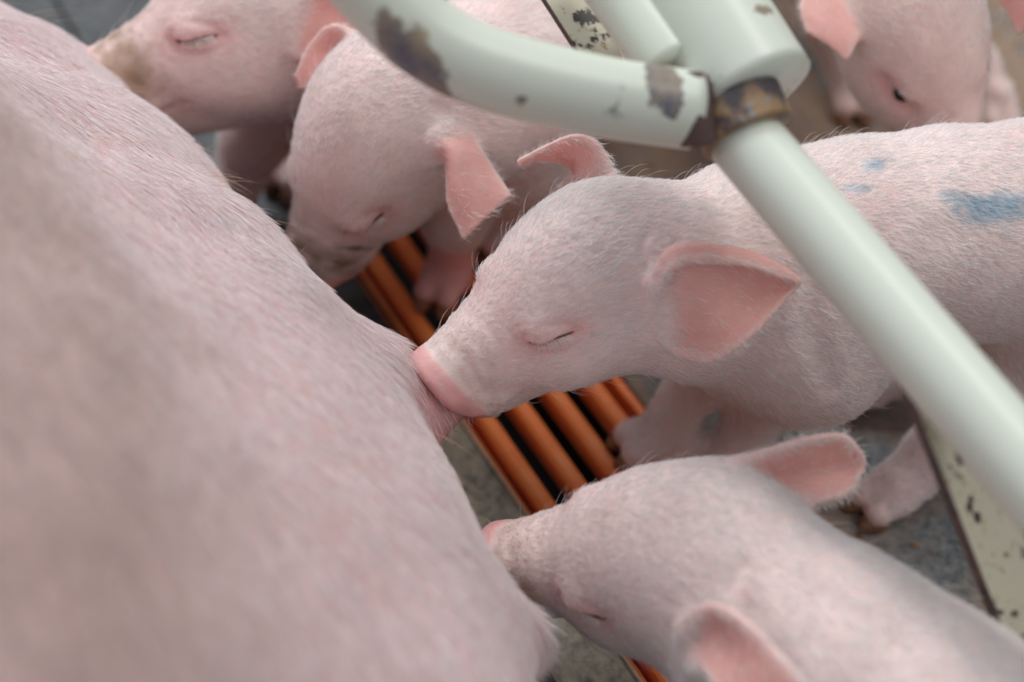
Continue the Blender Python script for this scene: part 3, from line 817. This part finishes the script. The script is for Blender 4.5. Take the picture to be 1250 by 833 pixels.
# --- piglet with drooping ear nosing the udder
pb = fit_head({'snout': (372, 335), 'eyeL': (455, 268), 'earL': (543, 185), 'earR': (412, 80)}, 0.14, ((218 * D2R, -40 * D2R, -5 * D2R), (450, 200)), 1.07)
piglet('piglet', 'piglet with dirty snout and drooping near ear, nosing the sow behind the suckling one', pb,
    [(1, [[(552, 150, 9, -1), (580, 178, 5, 4), (604, 212, 2, 6), (622, 238, 0, 6)],
          [(538, 160, 0, 2), (566, 182, -6, 9), (588, 220, -8, 11), (603, 254, -8, 9)],
          [(526, 174, -2, 3), (549, 184, -10, 12), (563, 225, -14, 14), (583, 272, -14, 10)],
          [(528, 195, 2, 0), (546, 199, -4, 8), (548, 246, -8, 10), (566, 290, -10, 8)]], -4),
     (-1, [[(452, 72, 0), (432, 44, -2), (404, 33, -2), (378, 58, 2), (362, 92, 6)],
           [(440, 84, 5), (420, 64, 6), (402, 58, 6), (382, 80, 6), (364, 98, 7)],
           [(425, 98, 8), (408, 92, 10), (396, 94, 10), (382, 103, 9), (365, 105, 8)]], 0)],
    [pb[1] + pb[0] @ V(-.015, 0, -.005), at(560, 125, .135), at(625, 95, .13), at(690, 40, .125), at(740, -60, .125), at(770, -150, .12)],
    [0.028, 0.039, 0.045, 0.048, 0.047, 0.036],
    [(J((560, 200, .08), (555, 260, .05), (552, 310, .02), (545, 335, .010)), [.026, .018, .011, .011], V(-.4, -1, 0), HO),
     (J((640, 190, .09), (628, 215, .05), (622, 250, .02), (612, 275, .010)), [.026, .017, .011, .010], V(-.7, -1, 0), HO),
     (J((800, -60, .09), (800, -10, .05), (790, 30, .02), (780, 45, .010)), [.03, .018, .011, .010], V(-.7, -1, 0), HO),
     (J((700, -90, .09), (680, -40, .05), (670, 0, .02), (660, 20, .010)), [.03, .018, .011, .010], V(-.7, -1, 0), HO)],
    voxel=0.0011, furn=110000, head_scale=1.07, creases=[([(535, 132), (552, 152), (572, 172)], .002, .0035), ([(470, 318), (500, 312), (535, 296)], .0015, .003)], opts={'dirt': 0.75},
    marks=[(436, 304, 24, 3.0, 0.05, DARK, 0.85), (410, 320, 10, 2.2, .25, DARK, 0.6), (360, 220, 2, 5, 0.2, DIRT, 0.6), (428, 332, 6, 6, 0, PINKC * .6, 0.4)])

# --- top left piglet
pa = fit_head({'snout': (108, 100), 'eyeL': (245, 46), 'earL': (372, 25)}, 0.14, ((194 * D2R, -12 * D2R, 10 * D2R), (300, 0)), 1.1)
piglet('piglet', 'piglet with tan snout and closed eye at the top left corner', pa,
    [(1, [[(372, -20, 2), (400, -12, -2), (432, 5, -6), (455, 40, -8)],
          [(362, 20, 2), (390, 15, 3), (415, 28, -1), (450, 45, -6)],
          [(356, 60, 2), (372, 70, -3), (405, 58, -6), (446, 50, -8)]], -1),
     (-1, [[(330, -120, 4), (320, -150, 4), (300, -170, 0), (270, -165, 0)],
           [(300, -110, 4), (300, -130, 4), (290, -150, 4), (268, -160, 2)],
           [(280, -105, 8), (280, -120, 8), (275, -140, 8), (266, -158, 4)]], 0)],
    [pa[1] + pa[0] @ V(-.015, 0, -.005), at(370, 20, .13), at(450, -40, .13), at(560, -120, .13), at(660, -200, .12)],
    [0.028, 0.041, 0.047, 0.048, 0.036],
    [(J((350, 100, .08), (310, 170, .045), (285, 235, .02), (270, 255, .010)), [.026, .018, .012, .011], V(-.7, -1, 0), HO),
     (J((420, 60, .08), (400, 130, .045), (380, 180, .02), (365, 200, .010)), [.024, .016, .011, .010], V(-.7, -1, 0), HO),
     (J((560, -120, .09), (560, -60, .045), (550, -20, .02), (540, 0, .010)), [.03, .018, .011, .010], V(-.7, -1, 0), HO)],
    voxel=0.0012, furn=70000, head_scale=1.1, opts={'dirt': 0.7}, fur_tint=FURC * 0.97,
    marks=[(150, 90, 50, 40, .6, np.array(srgb(176, 140, 108)), 0.5)])

# --- bottom piglet seen from above
pd_ = fit_head({'snout': (596, 685), 'eyeL': (724, 748), 'earL': (850, 780), 'earR': (880, 592)}, 0.135, ((168 * D2R, -15 * D2R, -6 * D2R), (790, 690)), 1.03)
piglet('piglet', 'piglet with pale forehead at the bottom, nuzzling under the sow beneath a raised ear', pd_,
    [(1, [[(832, 768, 4), (868, 742, -6), (912, 762, -14), (950, 800, -16), (985, 842, -14)],
          [(838, 790, 6), (868, 775, 4), (900, 800, 0), (930, 835, -4), (975, 860, -8)],
          [(845, 812, 6), (862, 815, 10), (880, 840, 12), (910, 865, 6), (960, 880, -2)]], -6),
     (-1, [[(866, 578, 0), (915, 560, -4), (985, 537, -8), (1030, 533, -8), (1053, 558, -4)],
           [(895, 596, 3), (935, 586, 3), (985, 575, 1), (1025, 568, 0), (1054, 565, -3)],
           [(925, 616, 0), (955, 612, -2), (1000, 612, -5), (1036, 600, -4), (1053, 572, -3)]], 0)],
    [pd_[1] + pd_[0] @ V(-.015, 0, -.005), at(898, 728, .122), at(955, 780, .12), at(1012, 828, .12), at(1120, 905, .12), at(1220, 975, .12), at(1300, 1040, .12)],
    [0.026, 0.033, 0.042, 0.046, 0.047, 0.047, 0.036],
    [(J((960, 920, .08), (900, 960, .045), (860, 1000, .02), (845, 1015, .010)), [.026, .018, .012, .011], V(-1, -.4, 0), HO),
     (J((1000, 840, .08), (940, 900, .045), (880, 930, .02), (865, 945, .010)), [.024, .016, .011, .010], V(-1, -.4, 0), HO),
     (J((1240, 1080, .09), (1220, 1140, .045), (1200, 1180, .02), (1190, 1200, .010)), [.03, .018, .011, .010], V(-1, -.4, 0), HO),
     (J((1310, 1000, .09), (1300, 1060, .045), (1280, 1100, .02), (1270, 1120, .010)), [.03, .018, .011, .010], V(-1, -.4, 0), HO)],
    voxel=0.0011, furn=120000, head_scale=1.03, creases=[([(905, 694), (893, 716), (897, 746)], .0035, .0035), ([(915, 750), (935, 775), (960, 820)], .002, .005), ([(1000, 720), (1050, 745), (1110, 800)], .0015, .006)], opts={'dirt': 0.35, 'lash': (1,)}, skin=SKIN * 0.98,
    marks=[(640, 720, 14, 10, .4, np.array(srgb(196, 160, 120)), 0.4)])

# --- top right piglet
pe = fit_head({'snout': (1168, 215), 'eyeR': (1092, 112), 'earR': (1022, 35), 'earL': (1190, -60)}, 0.14, ((300 * D2R, -20 * D2R, 5 * D2R), (1120, 60)))
piglet('piglet', 'piglet with half open dark eye at the top right, head behind the marked back', pe,
    [(-1, [[(1040, -10, 0), (1000, -20, -4), (978, 5, -8), (985, 38, -10)],
           [(1045, 10, 0), (1015, 10, -6), (1005, 30, -10), (1010, 52, -10)],
           [(1050, 30, 0), (1045, 45, -6), (1040, 62, -8), (1032, 72, -8)]], 0),
     (1, [[(1185, -75, 2), (1215, -70, 0), (1250, -40, -2), (1275, 0, -4)],
          [(1190, -60, 4), (1215, -45, 4), (1238, -15, 2), (1262, 22, 0)],
          [(1195, -45, 6), (1212, -20, 8), (1228, 10, 8), (1245, 40, 6)]], 0)],
    [pe[1] + pe[0] @ V(-.015, 0, -.005), at(1050, -70, .13), at(1010, -160, .125), at(950, -300, .12)],
    [0.028, 0.041, 0.047, 0.046],
    [(J((1100, -60, .08), (1150, 20, .045), (1195, 80, .02), (1215, 125, .010)), [.024, .016, .011, .010], V(0, -1, 0), HO),
     (J((1000, -60, .08), (1010, 20, .045), (1030, 80, .02), (1040, 110, .010)), [.024, .016, .011, .010], V(0, -1, 0), HO)],
    voxel=0.0013, furn=60000, opts={'dirt': 0.4, 'open': 0.22, 'eyeballs': (-1, 1), 'lash': ()}, skin=SKIN * np.array([.98, .93, .9]))

# ================================================================== CRATE RAIL
def tube(name, pts, R, mat, parent=None, n=28, per=10, caps=True, wear=None, rprof=None):
    P = catmull(pts, per * (len(pts) - 1) + 1) if len(pts) > 2 else np.linspace(pts[0], pts[1], 16)
    vs, fs = [], []; ref = ZZ; m_ = len(P)
    for i, p in enumerate(P):
        t = P[min(i + 1, m_ - 1)] - P[max(i - 1, 0)]; t /= np.linalg.norm(t)
        a = np.cross(t, ref); a /= np.linalg.norm(a); b = np.cross(a, t); r = R * (rprof(i / (m_ - 1)) if rprof else 1)
        for k in range(n):
            w = 2 * math.pi * k / n; vs.append(p + (a * math.cos(w) + b * math.sin(w)) * r)
    for i in range(m_ - 1):
        for k in range(n): fs.append([i * n + k, (i + 1) * n + k, (i + 1) * n + (k + 1) % n, i * n + (k + 1) % n])
    if caps: fs += [list(range(n)), list(range((m_ - 1) * n, m_ * n))[::-1]]
    o = mesh_obj(name, vs, fs, mat, parent)
    w = np.zeros(len(vs))
    if wear:
        uv, _ = proj(np.array(vs))
        for px, py, rx, ry, ang in wear:
            dv = uv - np.array([px, py]); ca, sa = math.cos(ang), math.sin(ang)
            w = np.maximum(w, np.clip(1.3 - np.hypot((dv[:, 0] * ca + dv[:, 1] * sa) / rx, (-dv[:, 0] * sa + dv[:, 1] * ca) / ry), 0, 1))
    color_attr(o.data, 'wear', np.stack([w] * 3, 1)); return o
Jn = atd(896, 138, 0.505)
rail = empty('crate_rail', tuple(V(Jn[0], Jn[1], 0)))
tag(rail, 'chipped cream tubular steel crate rail crossing above the piglets', 'rail')
PR = 0.0140
tube('straight_pipe', [atd(907, 168, 0.508), atd(1380, 722, 0.42), atd(1760, 1150, 0.352)], PR * .95, M['paint'], rail, per=20)
tube('collar', [atd(895, 125, 0.511), atd(914, 166, 0.508)], PR * 1.25, M['rust'], rail)
tube('socket', [atd(822, -45, 0.53), atd(922, 116, 0.512)], PR * 1.6, M['paint'], rail, n=36, wear=[(965, 92, 26, 22, .5), (850, 130, 50, 16, -.9), (930, 15, 16, 12, 0), (905, 45, 8, 8, 0)])
tube('bent_pipe', [atd(400, -80, 0.47), atd(470, 0, 0.475), atd(527, 50, 0.48), atd(600, 85, .485), atd(728, 117, 0.494), atd(845, 135, 0.503)], PR * 1.0, M['paint'], rail,
     wear=[(500, 70, 95, 34, 0.80), (812, 110, 32, 62, -.35), (632, 122, 14, 8, 0), (635, 55, 5, 5, 0)])
tube('weld_gap_shade', [atd(842, 100, .500), atd(846, 135, .496), atd(852, 172, .500)], 0.007, M['edge'], rail)  # weld bead whose dark colour also paints in the shaded gap beside the collar
tube('upper_pipe', [atd(710, -70, 0.53), atd(762, 0, 0.525), atd(822, 82, 0.515)], PR * .85, M['paint'], rail)

def bar(name, p0, p1, width_dir, w, th, mat, edge, parent):
    p0, p1 = np.asarray(p0), np.asarray(p1); t = p1 - p0; L_ = np.linalg.norm(t); t /= L_
    wd = width_dir - t * (width_dir @ t); wd /= np.linalg.norm(wd); nd = np.cross(t, wd)
    out = []
    N = 10
    prof = [(0 * t - wd * w / 2), (0 * t + wd * w / 2)]
    pts = [p0 - wd * w / 2, p0 + wd * w / 2] + [p1 + wd * (w / 2 * math.cos(a)) + t * (w / 2 * math.sin(a)) for a in np.linspace(0, math.pi, N)]
    k = len(pts); vs = [p + nd * th / 2 for p in pts] + [p - nd * th / 2 for p in pts]
    fs = [list(range(k)), list(range(k, 2 * k))[::-1]]
    o = mesh_obj(name, vs, fs, mat, parent, smooth=False); color_attr(o.data, 'wear', np.zeros((2 * k, 3)))
    e = mesh_obj('bar_edge', vs, [[i, k + i, k + (i + 1) % k, (i + 1) % k] for i in range(k)], edge, o, smooth=False)
    color_attr(e.data, 'wear', np.zeros((2 * k, 3)))
    return o
# flat uprights that hang from the rail
bar('flat_bar', atd(1105, 385, .472), atd(1240, 735, .50), RIGHT * .9 + FWD * .45, 0.022, 0.005, M['paint_bar'], M['edge'], rail)
bar('flat_bar', atd(640, -75, .56), atd(735, 72, .55), RIGHT * .95 + FWD * .3, 0.016, 0.003, M['paint_bar'], M['edge'], rail)
